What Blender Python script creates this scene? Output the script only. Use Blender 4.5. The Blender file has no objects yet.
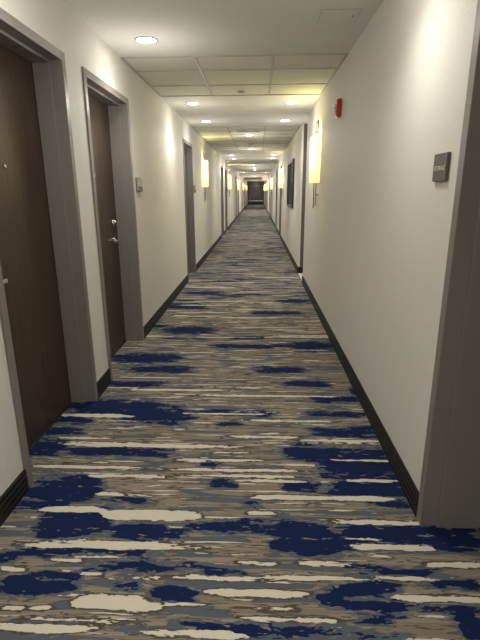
import bpy, bmesh, math, random
import numpy as np
from mathutils import Matrix, Vector
random.seed(7)
rng = np.random.default_rng(11)
scene = bpy.context.scene
C = scene.collection
PI = math.pi

XL, XR, H = -1.165, 0.75, 2.55       # left wall, right wall, ceiling height
Y0, Y1 = -3.0, 53.5                  # corridor behind the camera .. end
EYE = 1.45
FPX = 455.0

# ------------------------------------------------------------------ camera
def cam_axes(vx=257.5, vy=191.5, roll=0.3):
    d = np.array([vx - 240, vy - 320, FPX]); d /= np.linalg.norm(d)
    p = math.atan2(320 - vy, FPX)
    v = np.array([math.sin(math.radians(roll)), math.cos(p), math.sin(p)])
    v -= d * v.dot(d); v /= np.linalg.norm(v)
    return np.array([np.cross(v, d), d, -v])
R = cam_axes()
cam_d = bpy.data.cameras.new('camera'); cam = bpy.data.objects.new('camera', cam_d); C.objects.link(cam)
cam_d.sensor_fit = 'VERTICAL'; cam_d.sensor_height = 36; cam_d.lens = FPX / 640 * 36
cam_d.clip_start = 0.02; cam_d.clip_end = 200
right, up, back = R[:, 0], -R[:, 1], -R[:, 2]
cam.matrix_world = Matrix(((right[0], up[0], back[0], 0), (right[1], up[1], back[1], 0), (right[2], up[2], back[2], EYE), (0, 0, 0, 1)))
scene.camera = cam

# ------------------------------------------------------------------ materials
def nt(name):
    m = bpy.data.materials.new(name); m.use_nodes = True
    t = m.node_tree; b = t.nodes['Principled BSDF']
    return m, t, b
def N(t, kind, **kw):
    n = t.nodes.new(kind)
    for k, v in kw.items(): setattr(n, k, v)
    return n
def plain(name, col, rough=0.6, metal=0.0, bump=0.0, bscale=200, spec=0.5, var=0.0):
    m, t, b = nt(name)
    b.inputs['Base Color'].default_value = (*col, 1); b.inputs['Roughness'].default_value = rough
    b.inputs['Metallic'].default_value = metal; b.inputs['Specular IOR Level'].default_value = spec
    tc = N(t, 'ShaderNodeTexCoord')
    nz = N(t, 'ShaderNodeTexNoise'); nz.inputs['Scale'].default_value = bscale; nz.inputs['Detail'].default_value = 3
    t.links.new(tc.outputs['Object'], nz.inputs['Vector'])
    if bump:
        bp = N(t, 'ShaderNodeBump'); bp.inputs['Strength'].default_value = bump; bp.inputs['Distance'].default_value = 0.002
        t.links.new(nz.outputs['Fac'], bp.inputs['Height']); t.links.new(bp.outputs['Normal'], b.inputs['Normal'])
    if var:
        n2 = N(t, 'ShaderNodeTexNoise'); n2.inputs['Scale'].default_value = 3.0; n2.inputs['Detail'].default_value = 5
        t.links.new(tc.outputs['Object'], n2.inputs['Vector'])
        mx = N(t, 'ShaderNodeMix', data_type='RGBA')
        mx.inputs['A'].default_value = (*[c * (1 - var) for c in col], 1); mx.inputs['B'].default_value = (*[min(1, c * (1 + var)) for c in col], 1)
        t.links.new(n2.outputs['Fac'], mx.inputs['Factor']); t.links.new(mx.outputs['Result'], b.inputs['Base Color'])
    return m
def glow(name, col, strength, base=(0.8, 0.8, 0.75)):
    m, t, b = nt(name)
    b.inputs['Base Color'].default_value = (*base, 1)
    b.inputs['Emission Color'].default_value = (*col, 1); b.inputs['Emission Strength'].default_value = strength
    return m

def wallpaper():
    m, t, b = nt('wallpaper')
    b.inputs['Roughness'].default_value = 0.62; b.inputs['Specular IOR Level'].default_value = 0.35
    tc = N(t, 'ShaderNodeTexCoord')
    mp = N(t, 'ShaderNodeMapping'); mp.inputs['Scale'].default_value = (60, 60, 260)
    nz = N(t, 'ShaderNodeTexNoise'); nz.inputs['Scale'].default_value = 1; nz.inputs['Detail'].default_value = 3
    mp2 = N(t, 'ShaderNodeMapping'); mp2.inputs['Scale'].default_value = (260, 260, 60)
    nz2 = N(t, 'ShaderNodeTexNoise'); nz2.inputs['Scale'].default_value = 1; nz2.inputs['Detail'].default_value = 3
    L = t.links.new
    L(tc.outputs['Object'], mp.inputs['Vector']); L(mp.outputs['Vector'], nz.inputs['Vector'])
    L(tc.outputs['Object'], mp2.inputs['Vector']); L(mp2.outputs['Vector'], nz2.inputs['Vector'])
    ad = N(t, 'ShaderNodeMath', operation='ADD'); L(nz.outputs['Fac'], ad.inputs[0]); L(nz2.outputs['Fac'], ad.inputs[1])
    rp = N(t, 'ShaderNodeValToRGB')
    rp.color_ramp.elements[0].position = 0.35; rp.color_ramp.elements[0].color = (0.62, 0.605, 0.555, 1)
    rp.color_ramp.elements[1].position = 0.65; rp.color_ramp.elements[1].color = (0.73, 0.715, 0.66, 1)
    hf = N(t, 'ShaderNodeMath', operation='MULTIPLY'); hf.inputs[1].default_value = 0.5
    L(ad.outputs[0], hf.inputs[0]); L(hf.outputs[0], rp.inputs['Fac']); L(rp.outputs['Color'], b.inputs['Base Color'])
    bp = N(t, 'ShaderNodeBump'); bp.inputs['Strength'].default_value = 0.35; bp.inputs['Distance'].default_value = 0.002
    L(ad.outputs[0], bp.inputs['Height']); L(bp.outputs['Normal'], b.inputs['Normal'])
    return m

def wood(name, c1, c2, rough, sc=(14, 14, 1.2)):
    m, t, b = nt(name)
    b.inputs['Roughness'].default_value = rough
    tc = N(t, 'ShaderNodeTexCoord'); mp = N(t, 'ShaderNodeMapping'); mp.inputs['Scale'].default_value = sc
    nz = N(t, 'ShaderNodeTexNoise'); nz.inputs['Scale'].default_value = 3; nz.inputs['Detail'].default_value = 6; nz.inputs['Distortion'].default_value = 0.6
    rp = N(t, 'ShaderNodeValToRGB')
    rp.color_ramp.elements[0].position = 0.3; rp.color_ramp.elements[0].color = (*c1, 1)
    rp.color_ramp.elements[1].position = 0.7; rp.color_ramp.elements[1].color = (*c2, 1)
    L = t.links.new
    L(tc.outputs['Object'], mp.inputs['Vector']); L(mp.outputs['Vector'], nz.inputs['Vector'])
    L(nz.outputs['Fac'], rp.inputs['Fac']); L(rp.outputs['Color'], b.inputs['Base Color'])
    return m

def carpet():
    m, t, b = nt('carpet'); L = t.links.new
    b.inputs['Roughness'].default_value = 0.95; b.inputs['Specular IOR Level'].default_value = 0.1
    tc = N(t, 'ShaderNodeTexCoord')
    def noise(sc, detail=4, dist=0.0, off=(0, 0, 0)):
        mp = N(t, 'ShaderNodeMapping'); mp.inputs['Scale'].default_value = sc; mp.inputs['Location'].default_value = off
        nz = N(t, 'ShaderNodeTexNoise'); nz.inputs['Scale'].default_value = 1; nz.inputs['Detail'].default_value = detail; nz.inputs['Distortion'].default_value = dist
        L(tc.outputs['Object'], mp.inputs['Vector']); L(mp.outputs['Vector'], nz.inputs['Vector'])
        return nz.outputs['Fac']
    def math_(op, a, c=None, d=None):
        n = N(t, 'ShaderNodeMath', operation=op)
        for i, v in enumerate((a, c, d)):
            if v is None: continue
            if isinstance(v, (int, float)): n.inputs[i].default_value = v
            else: L(v, n.inputs[i])
        return n.outputs[0]
    def step(v, e0, e1):
        n = N(t, 'ShaderNodeMapRange', interpolation_type='SMOOTHSTEP'); L(v, n.inputs['Value'])
        n.inputs['From Min'].default_value = e0; n.inputs['From Max'].default_value = e1
        return n.outputs['Result']
    def mix(f, a, c):
        n = N(t, 'ShaderNodeMix', data_type='RGBA'); L(f, n.inputs['Factor'])
        for k, v in (('A', a), ('B', c)):
            if isinstance(v, tuple): n.inputs[k].default_value = (*v, 1)
            else: L(v, n.inputs[k])
        return n.outputs['Result']
    def far_():
        sp0 = N(t, 'ShaderNodeSeparateXYZ'); L(tc.outputs['Object'], sp0.inputs[0]); return step(sp0.outputs['Y'], 2.0, 4.0)
    edge = math_('ADD', math_('MULTIPLY', math_('SUBTRACT', noise((5, 24, 1), 3, 0.2), 0.5), 0.13), math_('MULTIPLY', math_('SUBTRACT', noise((26, 85, 1), 3, 0.6, (2, 5, 0)), 0.5), 0.05))
    edge2 = math_('ADD', math_('MULTIPLY', math_('SUBTRACT', noise((6, 30, 1), 3, 0.2, (3.1, 7.7, 0)), 0.5), 0.03), math_('MULTIPLY', math_('SUBTRACT', noise((24, 80, 1), 3, 0.6, (8, 1, 0)), 0.5), 0.022))
    nav = N(t, 'ShaderNodeAttribute', attribute_name='navy').outputs['Fac']
    crm = N(t, 'ShaderNodeAttribute', attribute_name='cream').outputs['Fac']
    slt = N(t, 'ShaderNodeAttribute', attribute_name='slate').outputs['Fac']
    nv = math_('ADD', nav, edge)
    cr = math_('ADD', crm, edge2)
    sl = math_('ADD', slt, math_('MULTIPLY', edge2, 1.8))
    fine = noise((2.2, 50, 1), 5, 0.2, (1, 2, 0))
    isl = noise((3.0, 46, 1), 4, 0.35, (9, 4, 0))
    isl = math_('SUBTRACT', isl, math_('MULTIPLY', math_('SUBTRACT', 1.0, far_()), 0.022))
    isl2 = noise((2.4, 26, 1), 4, 0.5, (4, 14, 0))
    hole = noise((17, 62, 1), 3, 0.5, (6, 3, 0))
    nvn = noise((1.5, 13, 1), 4, 0.5, (14, 21, 0))
    sep = N(t, 'ShaderNodeSeparateXYZ'); L(tc.outputs['Object'], sep.inputs[0])
    far = step(sep.outputs['Y'], 4.0, 6.5)
    nvn = math_('SUBTRACT', nvn, math_('MULTIPLY', math_('SUBTRACT', 1.0, far), 0.5))
    TA, TA2, DK, CR, NV, SL = (0.215, 0.178, 0.135), (0.265, 0.228, 0.18), (0.080, 0.068, 0.056), (0.62, 0.57, 0.465), (0.008, 0.017, 0.066), (0.095, 0.110, 0.135)
    col = mix(step(fine, 0.45, 0.60), TA, TA2)
    col = mix(step(isl2, 0.535, 0.55), col, DK)
    col = mix(step(isl2, 0.55, 0.56), col, SL)
    col = mix(step(isl2, 0.435, 0.425), col, DK)
    col = mix(step(isl2, 0.41, 0.40), col, TA2)
    col = mix(step(sl, -0.001, 0.001), col, SL)
    col = mix(step(isl, 0.57, 0.58), col, DK)
    col = mix(step(isl, 0.595, 0.605), col, CR)
    col = mix(step(nvn, 0.540, 0.550), col, SL)
    col = mix(step(nvn, 0.565, 0.575), col, NV)
    col = mix(step(cr, -0.0075, -0.0055), col, DK)
    col = mix(step(nv, -0.018, -0.016), col, mix(step(hole, 0.60, 0.62), SL, TA))
    nvh = math_('SUBTRACT', nv, math_('MULTIPLY', step(hole, 0.60, 0.72), 0.035))
    col = mix(step(nvh, -0.001, 0.001), col, NV)
    col = mix(step(cr, -0.001, 0.001), col, CR)
    pile = noise((420, 420, 1), 2)
    col2 = N(t, 'ShaderNodeMix', data_type='RGBA', blend_type='MULTIPLY'); col2.inputs['Factor'].default_value = 0.65
    L(col, col2.inputs['A'])
    rp = N(t, 'ShaderNodeValToRGB'); rp.color_ramp.elements[0].position = 0.25; rp.color_ramp.elements[0].color = (0.45, 0.45, 0.45, 1)
    rp.color_ramp.elements[1].position = 0.62; rp.color_ramp.elements[1].color = (1, 1, 1, 1)
    L(pile, rp.inputs['Fac']); L(rp.outputs['Color'], col2.inputs['B'])
    L(col2.outputs['Result'], b.inputs['Base Color'])
    bp = N(t, 'ShaderNodeBump'); bp.inputs['Strength'].default_value = 0.5; bp.inputs['Distance'].default_value = 0.004
    L(pile, bp.inputs['Height']); L(bp.outputs['Normal'], b.inputs['Normal'])
    return m

M = dict(
    wall=wallpaper(),
    ceil=plain('ceiling_paint', (0.70, 0.69, 0.63), 0.9, bump=0.08, bscale=150, spec=0.2),
    tile=plain('ceiling_tile', (0.72, 0.71, 0.62), 0.95, bump=0.35, bscale=130, spec=0.15),
    grid=plain('grid_metal', (0.42, 0.41, 0.36), 0.5),
    frame=plain('grey_frame_paint', (0.20, 0.182, 0.165), 0.42, bump=0.03, bscale=60, var=0.06),
    door=wood('dark_walnut', (0.032, 0.019, 0.011), (0.066, 0.041, 0.024), 0.38),
    base=plain('black_baseboard', (0.010, 0.009, 0.009), 0.6, spec=0.25, var=0.15),
    gap=plain('dark_gap', (0.012, 0.011, 0.010), 0.8),
    chrome=plain('satin_chrome', (0.62, 0.61, 0.58), 0.25, 1.0),
    bronze=plain('dark_bronze', (0.17, 0.15, 0.12), 0.35, 0.9),
    sign=plain('bronze_plate', (0.105, 0.09, 0.072), 0.5, 0.3, bump=0.1, bscale=90),
    signtext=plain('sign_lettering', (0.62, 0.58, 0.48), 0.5, 0.0),
    silver=plain('silver_plate', (0.36, 0.34, 0.29), 0.4, 0.4),
    red=plain('alarm_red', (0.42, 0.015, 0.02), 0.35),
    lens=plain('clear_lens', (0.85, 0.83, 0.80), 0.3),
    white=plain('white_plastic', (0.62, 0.61, 0.57), 0.5),
    black=plain('black_frame', (0.01, 0.01, 0.011), 0.35),
    panel=plain('mauve_panel', (0.09, 0.075, 0.08), 0.6, var=0.35),
    vinyl=plain('pale_tile_floor', (0.62, 0.57, 0.48), 0.4, var=0.05),
    dark=wood('end_wall_panel', (0.03, 0.022, 0.022), (0.10, 0.075, 0.075), 0.4, (3, 3, 0.6)),
    led=glow('lit_downlight_lens', (1.0, 0.93, 0.78), 14.0),
    bulb=glow('lit_bulb', (1.0, 0.93, 0.66), 30.0),
    exitred=glow('lit_exit_letters', (1.0, 0.06, 0.05), 2.2, (0.7, 0.1, 0.1)),
    carpet=carpet(),
)
# art canvas
def art_mat():
    m, t, b = nt('abstract_canvas'); L = t.links.new
    tc = N(t, 'ShaderNodeTexCoord'); nz = N(t, 'ShaderNodeTexNoise'); nz.inputs['Scale'].default_value = 4; nz.inputs['Detail'].default_value = 6
    rp = N(t, 'ShaderNodeValToRGB'); e = rp.color_ramp.elements
    e[0].position = .4; e[0].color = (.012, .013, .018, 1); e[1].position = .75; e[1].color = (.14, .13, .12, 1)
    L(tc.outputs['Object'], nz.inputs['Vector']); L(nz.outputs['Fac'], rp.inputs['Fac']); L(rp.outputs['Color'], b.inputs['Base Color'])
    b.inputs['Roughness'].default_value = .9; b.inputs['Specular IOR Level'].default_value = .15
    return m
M['art'] = art_mat()
def shade_mat():
    m, t, b = nt('lit_sconce_shade'); L = t.links.new
    b.inputs['Base Color'].default_value = (.82, .76, .58, 1); b.inputs['Roughness'].default_value = .7
    b.inputs['Emission Color'].default_value = (1, .88, .36, 1); b.inputs['Emission Strength'].default_value = .34
    tr = N(t, 'ShaderNodeBsdfTranslucent'); tr.inputs['Color'].default_value = (.95, .88, .62, 1)
    mx = N(t, 'ShaderNodeMixShader'); mx.inputs[0].default_value = .55
    L(b.outputs[0], mx.inputs[1]); L(tr.outputs[0], mx.inputs[2]); L(mx.outputs[0], t.nodes['Material Output'].inputs['Surface'])
    return m
M['shade'] = shade_mat()

# ------------------------------------------------------------------ mesh helpers
def box(bm, x0, x1, y0, y1, z0, z1):
    x0, x1 = sorted((x0, x1)); y0, y1 = sorted((y0, y1)); z0, z1 = sorted((z0, z1))
    vs = [bm.verts.new(p) for p in ((x0, y0, z0), (x1, y0, z0), (x1, y1, z0), (x0, y1, z0), (x0, y0, z1), (x1, y0, z1), (x1, y1, z1), (x0, y1, z1))]
    for f in ((0, 3, 2, 1), (4, 5, 6, 7), (0, 1, 5, 4), (1, 2, 6, 5), (2, 3, 7, 6), (3, 0, 4, 7)):
        bm.faces.new([vs[i] for i in f])
def lathe(bm, prof, axis='Z', seg=24, origin=(0, 0, 0)):
    """prof: list of (radius, height along axis)"""
    rings = []
    for r, hh in prof:
        ring = []
        for k in range(seg):
            a = 2 * PI * k / seg
            u, v = r * math.cos(a), r * math.sin(a)
            p = {'Z': (u, v, hh), 'X': (hh, u, v), 'Y': (u, hh, v)}[axis]
            ring.append(bm.verts.new((p[0] + origin[0], p[1] + origin[1], p[2] + origin[2])))
        rings.append(ring)
    for a, b in zip(rings, rings[1:]):
        for k in range(seg):
            bm.faces.new((a[k], a[(k + 1) % seg], b[(k + 1) % seg], b[k]))
    if prof[0][0] > 1e-6: bm.faces.new(rings[0][::-1])
    if prof[-1][0] > 1e-6: bm.faces.new(rings[-1])
    bmesh.ops.recalc_face_normals(bm, faces=bm.faces)
def obj(name, bm, mat, parent=None, loc=(0, 0, 0), bevel=0.0, smooth=False, **props):
    me = bpy.data.meshes.new(name); bm.to_mesh(me); bm.free(); me.materials.append(M[mat])
    o = bpy.data.objects.new(name, me); C.objects.link(o); o.location = loc
    if parent: o.parent = parent
    if bevel:
        md = o.modifiers.new('bevel', 'BEVEL'); md.width = bevel; md.segments = 2; md.limit_method = 'ANGLE'
    if smooth:
        for p in me.polygons: p.use_smooth = len(p.vertices) < 6
    for k, v in props.items(): o[k] = v
    return o
def boxes(name, lst, mat, parent=None, loc=(0, 0, 0), bevel=0.0, **props):
    bm = bmesh.new()
    for b in lst: box(bm, *b)
    return obj(name, bm, mat, parent, loc, bevel, **props)
def thing(name, loc=(0, 0, 0), label=None, category=None, group=None, kind=None):
    o = bpy.data.objects.new(name, None); C.objects.link(o); o.location = loc; o.empty_display_size = 0.05
    for k, v in (('label', label), ('category', category), ('group', group), ('kind', kind)):
        if v: o[k] = v
    return o
def copy_tree(o, parent=None):
    c = o.copy(); C.objects.link(c)
    if parent: c.parent = parent
    for ch in [x for x in bpy.data.objects if x.parent == o]: copy_tree(ch, c)
    return c
def text_mesh(name, s, size, mat, parent, matrix, depth=0.001):
    cu = bpy.data.curves.new(name, 'FONT'); cu.body = s; cu.size = size; cu.extrude = depth
    cu.align_x = 'CENTER'; cu.align_y = 'CENTER'
    tmp = bpy.data.objects.new('tmp', cu); C.objects.link(tmp)
    dg = bpy.context.evaluated_depsgraph_get()
    me = bpy.data.meshes.new_from_object(tmp.evaluated_get(dg))
    bpy.data.objects.remove(tmp); bpy.data.curves.remove(cu)
    me.transform(matrix); me.materials.clear(); me.materials.append(M[mat]); me.name = name
    o = bpy.data.objects.new(name, me); C.objects.link(o); o.parent = parent
    return o

# ------------------------------------------------------------------ doors layout: (side, y0, y1, hinge_far, has_sign)
FR_H = 2.25
DOORS_L = [(1.95, 3.00), (3.30, 4.40), (7.50, 8.52), (15.0, 16.02), (16.85, 17.87), (25.0, 26.0), (27.9, 28.9), (34.5, 35.5), (36.3, 37.3), (43.5, 44.5), (49.5, 50.5)]
DOORS_R = [(0.78, 1.80), (14.75, 15.75), (18.1, 19.1), (25.2, 26.2), (28.6, 29.6), (35.0, 36.0), (38.4, 39.4), (45.0, 46.0), (50.0, 51.0)]
ALC = (7.43, 8.31)          # opening on the right
TH = 0.30

def wall_mesh(W, s, holes, full):
    """holes: door rough openings (to FR_H); full: floor-to-ceiling openings"""
    lst = []; y = Y0
    ev = sorted([(a + .004, b - .004, FR_H - .004) for a, b in holes] + [(a, b, None) for a, b in full])
    for a, b, z in ev:
        lst.append((W, W + s * TH, y, a, 0, H))
        if z: lst.append((W, W + s * TH, a, b, z, H))
        y = b
    lst.append((W, W + s * TH, y, Y1, 0, H))
    return lst
boxes('wall_left', wall_mesh(XL, -1, DOORS_L, []), 'wall', kind='structure')
boxes('wall_right', wall_mesh(XR, 1, DOORS_R, [ALC]), 'wall', kind='structure')
boxes('wall_back', [(XL - TH, XR + TH, Y0 - .15, Y0, 0, H)], 'wall', kind='structure')
boxes('wall_end', [(XL - TH, XR + TH, Y1, Y1 + .15, 0, H)], 'dark', kind='structure')
# alcove shell
AX = 2.6
boxes('wall_alcove', [(XR + TH, AX, ALC[1], ALC[1] + .12, 0, H), (XR + TH, AX, ALC[0] - .12, ALC[0], 0, H), (AX, AX + .12, ALC[0] - .12, ALC[1] + .12, 0, H)], 'wall', kind='structure')

# baseboards: ribbed black
def baseboard(name, segs_y):
    bm = bmesh.new()
    prof = [(0, 0), (.014, 0), (.014, .024), (.009, .027), (.009, .031), (.014, .034), (.014, .056), (.009, .059), (.009, .063), (.014, .066), (.014, .086), (.009, .089), (.009, .093), (.013, .096), (.013, .112), (.010, .116), (0, .116)]
    for W, s, a, b in segs_y:
        A = [bm.verts.new((W - s * p, a, z)) for p, z in prof]; B = [bm.verts.new((W - s * p, b, z)) for p, z in prof]
        n = len(prof)
        for k in range(n): bm.faces.new((A[k], A[(k + 1) % n], B[(k + 1) % n], B[k]))
        bm.faces.new(A[::-1]); bm.faces.new(B)
    bmesh.ops.recalc_face_normals(bm, faces=bm.faces)
    return obj(name, bm, 'base', kind='structure')
def spans(holes):
    y = Y0; out = []
    for a, b in sorted(holes): out.append((y, a)); y = b
    out.append((y, Y1)); return out
baseboard('baseboard_left', [(XL, -1, a, b) for a, b in spans(DOORS_L)])
baseboard('baseboard_right', [(XR, 1, a, b) for a, b in spans(DOORS_R + [ALC])])
# alcove return: mauve grey end panel above its black base
boxes('baseboard_alcove', [(XR, AX, ALC[1] - .014, ALC[1], 0, .12), (AX - .014, AX, ALC[0], ALC[1] - .014, 0, .12)], 'base', kind='structure')
boxes('trim_1', [(XR + .03, XR + .42, ALC[1] - .012, ALC[1], .125, H - .01)], 'panel', kind='structure')

# ------------------------------------------------------------------ floor with carpet pattern fields
def floor_inv(px, py):
    r = R @ np.array([px - 240, py - 320, FPX]); t = -EYE / r[2]
    return r[0] * t, r[1] * t
# pattern blobs read off the carpet: (x0, x1, y, half height) in photo pixels -> metres on the floor
NAVY = [(22,95,551,3),(80,148,552,2),(0,18,557,2),(105,232,568,3),(0,72,585,9),(115,140,585,4),(155,195,594,6),(272,292,545,6),(295,350,545,6),(430,480,543,6),
 (340,415,570,2.5),(318,345,600,7),(335,400,590,7),(340,402,605,6),(425,480,585,4),(420,470,608,3),(460,490,628,13),(362,385,621,2),(180,360,631,4.5),
 (30,100,489,10),(10,70,504,5),(95,145,501,3),(40,115,523,11),(105,165,530,6),(120,182,534,4),(185,240,527,4),(22,90,551,4),(210,237,484,3),
 (330,412,489,8),(285,322,486,4),(370,412,504,2),(268,330,532,9),(285,350,544,9),(340,428,534,8),(240,275,527,4),(425,480,538,8),
 (65,165,407,6),(110,190,415,6.5),(200,238,412,2),(50,90,420,3),(45,85,431,3),(32,66,447,7),(60,165,451,4),
 (310,360,399,2.5),(350,364,392,3),(310,366,414,2.2),(238,270,413,2.5),(316,376,432,4),(285,342,453,6),(320,396,464,13),(220,240,424,1.6),
 (165,215,330,3),(125,165,326,1.5),(290,335,346,3.6),(115,178,358,3.6),(130,192,369,2.6),(256,303,370,2.6),(285,330,384,2.4),(100,165,384,1.8),(170,204,306,2.2),(278,310,301,1.6),(185,230,293,1.3),(250,300,313,1.5),(230,262,338,1.3)]
CREAM = [(-5,95,628,5),(150,245,634,4),(72,148,602,8),(120,165,607,4),(0,25,608,3),(30,52,608,1.6),(205,305,593,4),(0,25,570,3),(80,105,574,2),(130,145,577,1.6),(150,160,578,1.6),(180,260,578,2),
 (265,370,578,2.5),(372,436,578.5,2),(50,180,543,2.2),(300,352,563.5,2),(240,275,563,1.6),(425,485,565,3),(355,430,547.5,3),(395,485,599,3.5),(255,300,610,1.6),(250,340,620,2.2),(50,80,560,1.4),
 (40,108,509,3),(100,200,515,6),(20,190,546,3),(95,125,494,2),(30,140,467,1.6),(250,332,497.5,2.6),(330,392,498.5,2.6),(245,275,513,2),(330,422,522.5,2.6),(352,428,547,2.6),(240,305,481,1.6),
 (60,135,415.5,1.8),(65,240,445.5,1.8),(160,300,470,1.5),(180,260,460,1.3),(225,300,437,1.3),(60,110,438,1.2),(200,330,396,1.1),(240,330,421,1.1),(130,230,390,1.1),(85,170,476,1.6),(190,300,476,1.3),(300,410,441,1.2),(345,400,481,1.4)]
def to_m(b):
    x0, x1, y, hh = b
    xa, ya = floor_inv(x0, y); xb, yb = floor_inv(x1, y)
    _, yn = floor_inv((x0 + x1) / 2, y + hh); _, yf = floor_inv((x0 + x1) / 2, y - hh)
    return ((xa + xb) / 2, (ya + yb) / 2, abs(xb - xa) / 2, abs(yf - yn) / 2)
navy = [to_m(b) for b in NAVY]; cream = [to_m(b) for b in CREAM]; slate = []
YC = 3.75      # beyond this the pattern is random in the same style
def rnd(lst, dens, y0, y1, ax, by):
    n = int(dens * (y1 - y0))
    for _ in range(n):
        lst.append((rng.uniform(XL - .1, XR + .1), rng.uniform(y0, y1), rng.uniform(*ax), rng.uniform(*by)))
for k in range(int((Y1 - YC) * 1.15)):        # clusters of navy patches
    cx, cy = rng.uniform(XL, XR), rng.uniform(YC + .3, Y1)
    for j in range(rng.integers(2, 5)):
        navy.append((cx + rng.normal(0, .14), cy + rng.normal(0, .06), rng.uniform(.09, .28), rng.uniform(.018, .05)))
rnd(navy, 3.0, YC + .3, Y1, (.04, .2), (.008, .018))
rnd(navy, 3.0, 1.0, YC, (.02, .09), (.006, .012))
rnd(cream, 11, YC, Y1, (.08, .5), (.007, .020))
rnd(cream, 9, 2.1, YC, (.06, .30), (.004, .009))
rnd(cream, 5, 1.0, 2.1, (.03, .16), (.004, .008))
rnd(slate, 11, 0.9, Y1, (.05, .35), (.008, .03))
rnd(cream, 6, Y0, 1.0, (.08, .5), (.006, .016)); rnd(navy, 5, Y0, 1.0, (.08, .3), (.015, .05))
ys = np.concatenate([np.arange(Y0, 1.0, .04), np.arange(1.0, 4.0, .008), np.arange(4.0, 12.0, .016), np.arange(12, Y1, .035), [Y1]])
xs = np.linspace(XL - .20, XR + .26, 120)
X, Y = np.meshgrid(xs, ys)
def field(bl, KA=1.0, KB=1.0):
    F = np.full(X.shape, -0.2)
    for cx, cy, a, b in bl:
        a = max(a, .01) * KA; b = max(b, .003) * KB
        i0, i1 = np.searchsorted(ys, [cy - b - .2, cy + b + .2])
        if i1 <= i0: continue
        dx = (X[i0:i1] - cx) / a; dy = (Y[i0:i1] - cy) / b
        r = (np.abs(dx) ** 4 + np.abs(dy) ** 2) ** 0.5
        F[i0:i1] = np.maximum(F[i0:i1], (1 - r) * np.minimum(b, .05))
    return F
fields = {'navy': field(navy, 1.06, 1.22), 'cream': field(cream, 1.0, .9), 'slate': field(slate)}
ny, nx = X.shape
me = bpy.data.meshes.new('floor')
verts = np.column_stack([X.ravel(), Y.ravel(), np.zeros(X.size)])
i = np.arange(ny - 1)[:, None] * nx + np.arange(nx - 1)[None, :]
q = np.stack([i, i + 1, i + 1 + nx, i + nx], -1).reshape(-1, 4)
me.vertices.add(len(verts)); me.vertices.foreach_set('co', verts.ravel().astype(np.float32))
me.loops.add(q.size); me.loops.foreach_set('vertex_index', q.ravel().astype(np.int32))
me.polygons.add(len(q)); me.polygons.foreach_set('loop_start', (np.arange(len(q)) * 4).astype(np.int32))
me.update(calc_edges=True)
for k, F in fields.items():
    a = me.attributes.new(k, 'FLOAT', 'POINT'); a.data.foreach_set('value', F.ravel().astype(np.float32))
me.materials.append(M['carpet'])
fl = bpy.data.objects.new('floor', me); C.objects.link(fl); fl['kind'] = 'structure'
boxes('floor_slab', [(XL - TH, XR + TH, Y0, Y1, -.12, -.004)], 'gap', kind='structure')
boxes('floor_alcove', [(XR + .004, AX, ALC[0], ALC[1], -.003, .004)], 'vinyl', kind='structure')

# ------------------------------------------------------------------ ceiling
ACT = [(4.27, 5.92), (8.60, 13.45), (23.2, 28.0), (37.6, 42.4)]
SOF = [(18.6, 22.9), (29.6, 33.5)]
TT = 0.30
cl = []; y = Y0
for a, b in ACT:
    cl.append((XL - TH, XR + TH, y, a, H, H + .1)); y = b
cl.append((XL - TH, XR + TH, y, Y1 + .15, H, H + .1))
cl.append((XR + TH, AX + .12, ALC[0] - .12, ALC[1] + .12, H, H + .1))
for a, b in SOF: cl.append((XL, XR, a, b, H - .07, H))
ceil = boxes('ceiling', cl, 'ceil', kind='structure')
grid = []; GX = (-.54, .13)
for a, b in ACT:
    grid += [(XL, XL + .02, a, b, H - .006, H + .02), (XR - .02, XR, a, b, H - .006, H + .02), (XL + .02, XR - .02, a, a + .02, H - .006, H + .02), (XL + .02, XR - .02, b - .02, b, H - .006, H + .02)]
    for gx in GX: grid.append((gx - .011, gx + .011, a + .02, b - .02, H - .005, H + .02))
    n = max(1, round((b - a) / .605)); st = (b - a) / n
    ed = [a + q * st for q in range(n + 1)] if a > 5 else [4.27, 4.74, 5.37, 5.92]
    n = len(ed) - 1
    xb = [XL + .02, GX[0] - .011, GX[0] + .011, GX[1] - .011, GX[1] + .011, XR - .02]
    for k in range(n):
        ya, yb = ed[k] + (.02 if k == 0 else .011), ed[k + 1] - (.02 if k == n - 1 else .011)
        for c in range(3):
            boxes('ceiling_tile', [(xb[2 * c], xb[2 * c + 1], ya, yb, H + .002, H + .02)], 'tile', ceil)
            if k < n - 1: grid.append((xb[2 * c], xb[2 * c + 1], yb, yb + .022, H - .005, H + .02))
boxes('ceiling_grid', grid, 'grid', ceil)
boxes('ceiling_backing', [(XL - TH, XR + TH, a, b, H + .025, H + .1) for a, b in ACT], 'ceil', ceil)

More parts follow.
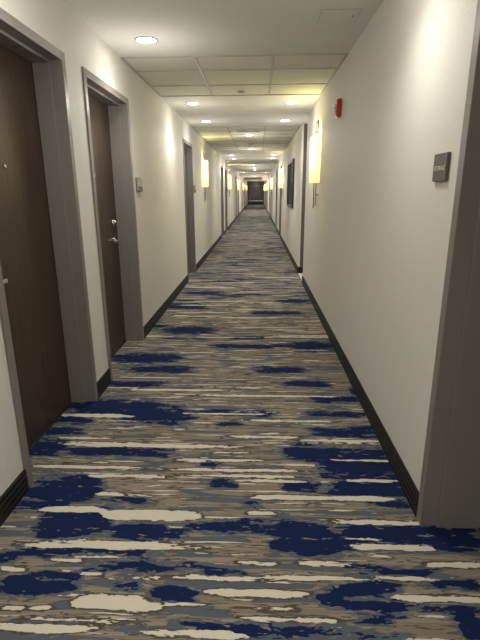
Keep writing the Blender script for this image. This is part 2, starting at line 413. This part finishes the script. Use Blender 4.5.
# ------------------------------------------------------------------ doors
def make_door(n, W, s, y0, y1, label, handle=None, leaf_d=.165):
    t = thing('door_%d' % n, (W, (y0 + y1) / 2, 0), label, None, None, 'structure')
    hw = (y1 - y0) / 2
    X_ = lambda d: s * d                      # d > 0 goes into the wall
    f, st, z = .050, .016, FR_H
    e = .012
    lst = [(X_(-e), X_(leaf_d + .05), -hw, -hw + f, 0, z), (X_(-e), X_(leaf_d + .05), hw - f, hw, 0, z), (X_(-e), X_(leaf_d + .05), -hw + f, hw - f, z - f, z),
           (X_(.058), X_(leaf_d - .002), -hw + f, -hw + f + st, 0, z - f), (X_(.058), X_(leaf_d - .002), hw - f - st, hw - f, 0, z - f), (X_(.058), X_(leaf_d - .002), -hw + f + st, hw - f - st, z - f - st, z - f)]
    boxes('door_frame', lst, 'frame', t, bevel=.0025)
    lf = boxes('door_leaf', [(X_(leaf_d), X_(leaf_d + .044), -hw + f + .004, hw - f - .004, .012, z - f - .004)], 'door', t, bevel=.001)
    boxes('threshold', [(X_(leaf_d - .012), X_(leaf_d + .05), -hw + f + .017, hw - f - .017, .0005, .009)], 'gap', t)
    boxes('backing', [(X_(leaf_d + .055), X_(leaf_d + .10), -hw + .002, hw - .002, 0, z - .002)], 'gap', t)
    if handle:
        hy = handle * (hw - f - .125)
        bm = bmesh.new(); d0 = X_(leaf_d)
        lathe(bm, [(.034, d0), (.034, X_(leaf_d - .010)), (.028, X_(leaf_d - .014)), (0, X_(leaf_d - .014))], 'X', 24, (0, hy, 1.02))   # rose
        lathe(bm, [(.014, X_(leaf_d - .008)), (.012, X_(leaf_d - .055))], 'X', 16, (0, hy, 1.02))
        sg = -handle
        box(bm, X_(leaf_d - .062), X_(leaf_d - .048), hy - sg * .014, hy + sg * .115, 1.009, 1.031)
        obj('lever_handle', bm, 'chrome', lf, bevel=.003)
        bm = bmesh.new(); lathe(bm, [(.032, X_(leaf_d)), (.032, X_(leaf_d - .010)), (.024, X_(leaf_d - .018)), (.0, X_(leaf_d - .019))], 'X', 24, (0, hy, 1.18))
        box(bm, X_(leaf_d - .03), X_(leaf_d - .018), hy - .006, hy + .006, 1.16, 1.20)
        obj('deadbolt', bm, 'chrome', lf, smooth=True)
        bm = bmesh.new(); lathe(bm, [(.011, X_(leaf_d)), (.011, X_(leaf_d - .006)), (.006, X_(leaf_d - .008)), (0, X_(leaf_d - .006))], 'X', 16, (0, 0, 1.585))
        obj('peephole', bm, 'chrome', lf, smooth=True)
    return t
labs_L = ['nearest dark brown door in the left wall, its leaf set deep in a wide grey frame', 'second dark brown door on the left, with a chrome lever and deadbolt showing', 'third door on the left, just before the left wall sconce nearest the camera']
k = 1
for j, (a, b) in enumerate(DOORS_L):
    make_door(k, XL, -1, a, b, labs_L[j] if j < 3 else 'far grey-framed door in the left wall, number %d counted from the camera' % (j + 1), handle=(-1 if j == 0 else 1)); k += 1
for j, (a, b) in enumerate(DOORS_R):
    make_door(k, XR, 1, a, b, 'shadowed grey door frame at the right edge, beside the storage sign' if j == 0 else 'far grey-framed door in the right wall, number %d beyond the framed picture' % j, handle=(-1 if j % 2 else 1), leaf_d=(.25 if j == 0 else .165)); k += 1

# ------------------------------------------------------------------ downlights
def downlight_proto():
    t = thing('recessed_downlight', (0, 0, H))
    bm = bmesh.new(); lathe(bm, [(.088, 0), (.090, -.004), (.078, -.007), (.072, -.005), (.072, 0)], 'Z', 32)
    obj('trim_ring', bm, 'white', t, smooth=True)
    bm = bmesh.new(); lathe(bm, [(.070, -.0005), (.070, -.003), (.05, -.0045), (0, -.005)], 'Z', 32)
    obj('lit_lens', bm, 'led', t, smooth=True)
    return t
def spot(x, y, z, power, ang=126, blend=1.0, col=(1, .955, .875)):
    ld = bpy.data.lights.new('downlight_lamp', 'SPOT'); ld.energy = power; ld.spot_size = math.radians(ang); ld.spot_blend = blend
    ld.shadow_soft_size = .06; ld.color = col
    return ld
dp = None; P_DL = 1; P_PT = 3.2
DL = [(-.84, 3.83, 'downlight on the left of the plain ceiling, nearest the camera', 'a'), (-.84, 6.40, 'nearer left downlight of the four just past the first tile band', 'b'), (-.84, 7.95, 'farther left downlight of the four just past the first tile band', 'b'),
      (.44, 6.40, 'nearer right downlight of the four just past the first tile band', 'b'), (.44, 7.95, 'farther right downlight of the four just past the first tile band', 'b'),
      (-.17, 9.87, 'central downlight right behind the ceiling air grille', 'c'), (-.17, 13.0, 'central downlight right behind the smoke detector', 'c'),
      (-.82, 15.2, 'nearer left downlight past the long tile band', 'd'), (-.82, 16.7, 'farther left downlight past the long tile band', 'd'), (.50, 15.2, 'nearer right downlight past the long tile band', 'd'), (.50, 16.6, 'farther right downlight past the long tile band', 'd'),
      (-.15, 19.5, 'nearer downlight under the first lowered ceiling band', 'e'), (-.15, 21.7, 'farther downlight under the first lowered ceiling band', 'e')]
for yy in (25.2, 31.0, 32.8, 39.0, 45.5, 49.5, 52.2): DL.append((-.15, yy, 'tiny far downlight in the middle of the ceiling near the corridor end', 'f'))  # the last one is an added lamp, brightening the bench and end wall
for yy in (28.6, 35.2, 36.6): DL += [(-.82, yy, 'tiny far downlight along the left of the ceiling near the corridor end', 'g'), (.50, yy, 'tiny far downlight along the right of the ceiling near the corridor end', 'h')]
for x, y_, lab, g in DL:
    if dp is None: dp = downlight_proto(); o = dp
    else:
        o = copy_tree(dp)
        for ch in [c for c in bpy.data.objects if c.parent == o and c.type == 'LIGHT']: bpy.data.objects.remove(ch)
    zc = H - (.07 if any(a < y_ < b for a, b in SOF) else 0)
    if any(a < y_ < b for a, b in ACT): zc -= 0.0
    o.location = (x, y_, zc); o['label'] = lab; o['category'] = 'downlight'; o['group'] = 'recessed ceiling downlights'
    ld = spot(x, y_, zc, {'a': 26, 'b': 15, 'c': 44, 'd': 26, 'e': 60, 'f': 60, 'g': 36, 'h': 36}[g])
    lo = bpy.data.objects.new('downlight_lamp', ld); C.objects.link(lo); lo.parent = o; lo.location = (0, 0, -.02)
    pd = bpy.data.lights.new('ceiling_fill', 'POINT'); pd.energy = {'b': .65, 'd': .8, 'g': 1, 'h': 1, 'c': 1.2, 'e': 1.5, 'f': 1.6}.get(g, 1) * P_PT; pd.color = (1, .955, .875); pd.shadow_soft_size = .07
    lo = bpy.data.objects.new('ceiling_fill', pd); C.objects.link(lo); lo.parent = o; lo.location = (0, 0, -.42)  # fill lamp added well below each fixture to brighten ceiling and walls
# fixtures overhead and behind the viewer
for x, y_, p in ((.36, 2.25, 32), (-.76, 2.25, 32), (-.20, .2, 95), (-.20, -1.6, 95)):
    o = copy_tree(dp); o.location = (x, y_, H); o['label'] = 'downlight overhead, out of view above the near carpet'; o['group'] = 'recessed ceiling downlights'
    for ch in o.children: pass
    for ch in [c for c in bpy.data.objects if c.parent == o and c.type == 'LIGHT']:
        ch.data = ch.data.copy(); ch.data.energy *= p / 56
# light in the alcove
o = copy_tree(dp); o.location = (1.7, 7.87, H); o['label'] = 'downlight in the side alcove, hidden behind the right wall'

# ------------------------------------------------------------------ sconces
def sconce_proto():
    """built on a wall at local x = 0, room towards -x"""
    t = thing('wall_sconce')
    a, b, z0, z1 = .155, .105, 1.55, 2.08      # half width, projection, shade bottom/top
    bm = bmesh.new(); n = 20; rows = []
    for z, k in ((z0, 1), (z1, 1), (z1, .965), (z0, .965)):
        rows.append([bm.verts.new((-.002 - b * k * math.sin(PI * i / n), -a * k * math.cos(PI * i / n), z)) for i in range(n + 1)])
    for r0, r1 in zip(rows, rows[1:] + rows[:1]):
        for i in range(n): bm.faces.new((r0[i], r0[i + 1], r1[i + 1], r1[i]))
    bmesh.ops.recalc_face_normals(bm, faces=bm.faces)
    obj('lamp_shade', bm, 'shade', t)
    bm = bmesh.new()
    top, bot = [[bm.verts.new((-.002 - b * .96 * math.sin(PI * i / n), -a * .96 * math.cos(PI * i / n), z)) for i in range(n + 1)] for z in (z0 + .012, z0 + .008)]
    bm.faces.new(top[::-1]); bm.faces.new(bot)
    for i in range(n): bm.faces.new((top[i], top[i + 1], bot[i + 1], bot[i]))
    bmesh.ops.recalc_face_normals(bm, faces=bm.faces)
    obj('diffuser', bm, 'shade', t)
    boxes('back_plate', [(-.010, 0, -.055, .055, 1.62, 2.0)], 'white', t, bevel=.002)
    boxes('bracket', [(-.040, -.028, -.112, -.100, 1.28, 2.26), (-.040, -.028, .100, .112, 1.24, 2.26), (-.040, -.028, -.100, .100, 1.28, 1.292), (-.040, -.028, -.100, .100, 2.248, 2.26),
                      (-.028, 0, -.111, -.101, 1.40, 1.412), (-.028, 0, .101, .111, 2.14, 2.152)], 'bronze', t, bevel=.001)
    bm = bmesh.new(); lathe(bm, [(0, 1.74), (.018, 1.75), (.022, 1.79), (.016, 1.85), (0, 1.86)], 'Z', 16, (-.060, 0, 0))
    obj('bulb', bm, 'bulb', t, smooth=True)
    ld = bpy.data.lights.new('sconce_lamp', 'POINT'); ld.energy = 5.0; ld.color = (1, .90, .42); ld.shadow_soft_size = .03
    for z in (2.0, 1.76):
        lo = bpy.data.objects.new('sconce_lamp', ld); C.objects.link(lo); lo.parent = t; lo.location = (-.055, 0, z)
    return t
sp_ = None
SC = [(1, 5.95, 'glowing sconce on the right wall, largest and nearest the camera'), (-1, 10.15, 'glowing sconce on the left wall just beyond the third door, nearest on that side'),
      (1, 14.15, 'glowing sconce on the right wall right after the black picture'), (-1, 18.95, 'second glowing sconce along the left wall'),
      (1, 23.6, 'third glowing sconce along the right wall'), (-1, 27.4, 'third glowing sconce along the left wall'), (1, 33.0, 'fourth glowing sconce along the right wall'),
      (-1, 37.8, 'fourth glowing sconce along the left wall'), (1, 43.0, 'fifth glowing sconce along the right wall'), (-1, 47.0, 'farthest glowing sconce along the left wall'), (1, 48.5, 'farthest glowing sconce along the right wall')]
for s, y_, lab in SC:
    o = sconce_proto() if sp_ is None else copy_tree(sp_)
    if sp_ is None: sp_ = o
    o.location = (XR if s > 0 else XL, y_, 0); o.rotation_euler = (0, 0, 0 if s > 0 else PI)
    o['label'] = lab; o['category'] = 'wall sconce'; o['group'] = 'lit sconces along the corridor walls'

# ------------------------------------------------------------------ small things
# storage sign (right wall): room towards -x
t = thing('room_sign', (XR, 1.972, 1.54), 'dark bronze storage sign on the right wall beside the near door frame', 'sign')
boxes('plate', [(-.013, 0, -.070, .070, -.054, .054)], 'sign', t, bevel=.002)
boxes('border_strip', [(-.0145, -.013, -.066, -.052, -.052, .052)], 'bronze', t)
# text facing -x: text x axis -> -y , y axis -> z
mt = Matrix(((0, 0, -1, -.0135), (-1, 0, 0, -.004), (0, 1, 0, -.004), (0, 0, 0, 1)))
text_mesh('lettering', 'STORAGE', .026, 'signtext', t, mt)

def plate(y_, z, lab, s=-1, w=.085, g='room number plates'):
    W = XL if s < 0 else XR
    t = thing('door_plate', (W, y_, z), lab, 'sign', g)
    boxes('plate', [(-s * .006, -s * .020, -w, w, -.058, .062)], 'silver', t, bevel=.002)
    boxes('back_plate', [(0, -s * .006, -w - .008, w + .008, -.066, .070)], 'sign', t)
    boxes('border_strip', [(-s * .020, -s * .022, -w + .004, w - .004, -.058, -.012)], 'sign', t)
plate(4.60, 1.515, 'small silver plate on the left wall just past the second door')
plate(8.70, 1.50, 'small dark plate on the left wall between third door and sconce')
plate(18.05, 1.50, 'tiny far plate on the left wall just before the second left sconce')
plate(14.60, 1.50, 'tiny far plate on the right wall beneath the second right sconce', 1)

# fire alarm strobe (right wall)
t = thing('fire_alarm', (XR, 4.52, 2.17), 'red fire alarm strobe high on the right wall before the sconce', 'fire alarm')
boxes('housing', [(-.042, 0, -.058, .058, -.075, .075)], 'red', t, bevel=.008)
boxes('sounder_grille', [(-.047, -.042, -.040, .040, -.062 + .012 * i, -.056 + .012 * i) for i in range(4)], 'red', t)
bm = bmesh.new(); box(bm, -.070, -.042, -.030, .030, -.004, .040)
obj('strobe_lens', bm, 'lens', t, bevel=.008)
boxes('lower_lens', [(-.030, -.006, -.02, .02, -.084, -.075)], 'lens', t, bevel=.002)

# framed picture (right wall)
t = thing('framed_picture', (XR, 10.55, 1.60), 'tall picture in a thick black frame on the right wall', 'picture')
boxes('frame', [(-.045, 0, -.78, -.73, -.49, .49), (-.045, 0, .73, .78, -.49, .49), (-.045, 0, -.73, .73, .44, .49), (-.045, 0, -.73, .73, -.49, -.44)], 'black', t, bevel=.003)
boxes('canvas', [(-.030, 0, -.73, .73, -.44, .44)], 'art', t)

# ceiling: sprinkler, grille, smoke detector, access panel
t = thing('fire_sprinkler', (-.19, 5.70, H), 'small sprinkler head in the middle tile of the first tile band', 'sprinkler')
bm = bmesh.new(); lathe(bm, [(.046, .002), (.046, -.005), (.040, -.010), (.038, -.016), (0, -.018)], 'Z', 24)
obj('escutcheon', bm, 'grid', t, smooth=True)
t = thing('air_grille', (-.18, 9.20, H - .006), 'slotted air grille in the ceiling tiles before the central downlight', 'air vent')
boxes('grille_frame', [(-.24, .24, -.15, -.125, -.0065, .004), (-.24, .24, .125, .15, -.0065, .004), (-.24, -.215, -.125, .125, -.0065, .004), (.215, .24, -.125, .125, -.0065, .004)], 'white', t, bevel=.002)
for i in range(9):
    boxes('slat', [(-.215, .215, -.106 + i * .026, -.102 + i * .026, -.0065, -.003)], 'white', t)
boxes('duct_backing', [(-.215, .215, -.125, .125, -.0045, .004)], 'gap', t)
t = thing('smoke_detector', (-.15, 11.6, H), 'round smoke detector on the ceiling between two central downlights', 'smoke detector')
bm = bmesh.new(); lathe(bm, [(.065, .001), (.065, -.012), (.055, -.022), (.050, -.026), (.048, -.045), (.03, -.052), (0, -.052)], 'Z', 28)
obj('housing', bm, 'white', t, smooth=True)
boxes('vent_ring', [(-.052, .052, -.004, .004, -.034, -.028), (-.004, .004, -.052, .052, -.034, -.028)], 'gap', t)
t = thing('access_panel', (.525, 3.42, H), 'square access panel outlined in the near ceiling beside the right wall', 'access panel')
boxes('panel', [(-.125, .125, -.115, .115, -.003, .001)], 'ceil', t)
boxes('panel_gap', [(-.129, -.125, -.119, .119, -.0022, .001), (.125, .129, -.119, .119, -.0022, .001), (-.125, .125, -.119, -.115, -.0022, .001), (-.125, .125, .115, .119, -.0022, .001)], 'grid', t)
boxes('latch', [(.085, .100, -.02, .02, -.005, -.003)], 'grid', t)

# exit sign hanging from the far ceiling
t = thing('exit_sign', (.55, 36.0, H), 'red lit exit sign hanging from the ceiling near the corridor end', 'exit sign')
boxes('panel', [(-.20, .20, -.010, .010, -.30, -.07)], 'white', t, bevel=.004)
boxes('mount', [(-.16, .16, -.03, .03, -.07, 0)], 'white', t, bevel=.004)
mt = Matrix(((1, 0, 0, 0), (0, 0, -1, -.012), (0, 1, 0, -.185), (0, 0, 0, 1)))
text_mesh('lettering', 'EXIT', .20, 'exitred', t, mt, .002)
ld = bpy.data.lights.new('exit_lamp', 'POINT'); ld.energy = 6; ld.color = (1, .05, .04); ld.shadow_soft_size = .1
lo = bpy.data.objects.new('exit_lamp', ld); C.objects.link(lo); lo.parent = t; lo.location = (0, -.12, -.185)

# corridor end: dark double door and low bench
t = thing('door_%d' % k, (-.2, Y1, 0), 'dark double door closing the far end of the corridor', None, None, 'structure')
boxes('door_frame', [(-.84, -.78, -.04, 0, 0, 2.24), (.78, .84, -.04, 0, 0, 2.24), (-.78, .78, -.04, 0, 2.18, 2.24)], 'black', t, bevel=.002)
for sx in (-1, 1):
    lf = boxes('door_leaf', [(sx * .006, sx * .775, -.03, -.002, .01, 2.175)], 'dark', t)
    boxes('pull_handle', [(sx * .07 - .012, sx * .07 + .012, -.075, -.06, .9, 1.4), (sx * .07 - .012, sx * .07 + .012, -.06, -.03, .92, .95), (sx * .07 - .012, sx * .07 + .012, -.06, -.03, 1.35, 1.38)], 'bronze', lf)
t = thing('bench', (-.2, Y1 - .55, 0), 'low black bench with a pale top in front of the far end wall', 'bench')
boxes('seat', [(-.80, .80, -.22, .22, .40, .47)], 'white', t, bevel=.01)
boxes('base', [(-.76, .76, -.19, .19, .05, .40)], 'black', t, bevel=.005)
for sx in (-1, 1):
    for sy in (-1, 1): boxes('foot', [(sx * .66 - .02, sx * .66 + .02, sy * .15 - .02, sy * .15 + .02, 0, .05)], 'black', t)

# ------------------------------------------------------------------ world and view
w = bpy.data.worlds.new('world'); scene.world = w; w.use_nodes = True
w.node_tree.nodes['Background'].inputs['Color'].default_value = (.05, .05, .05, 1)
w.node_tree.nodes['Background'].inputs['Strength'].default_value = .3
scene.view_settings.view_transform = 'Standard'; scene.view_settings.look = 'None'
scene.view_settings.gamma = 1; scene.view_settings.use_curve_mapping = False
scene.view_settings.exposure = 1.15
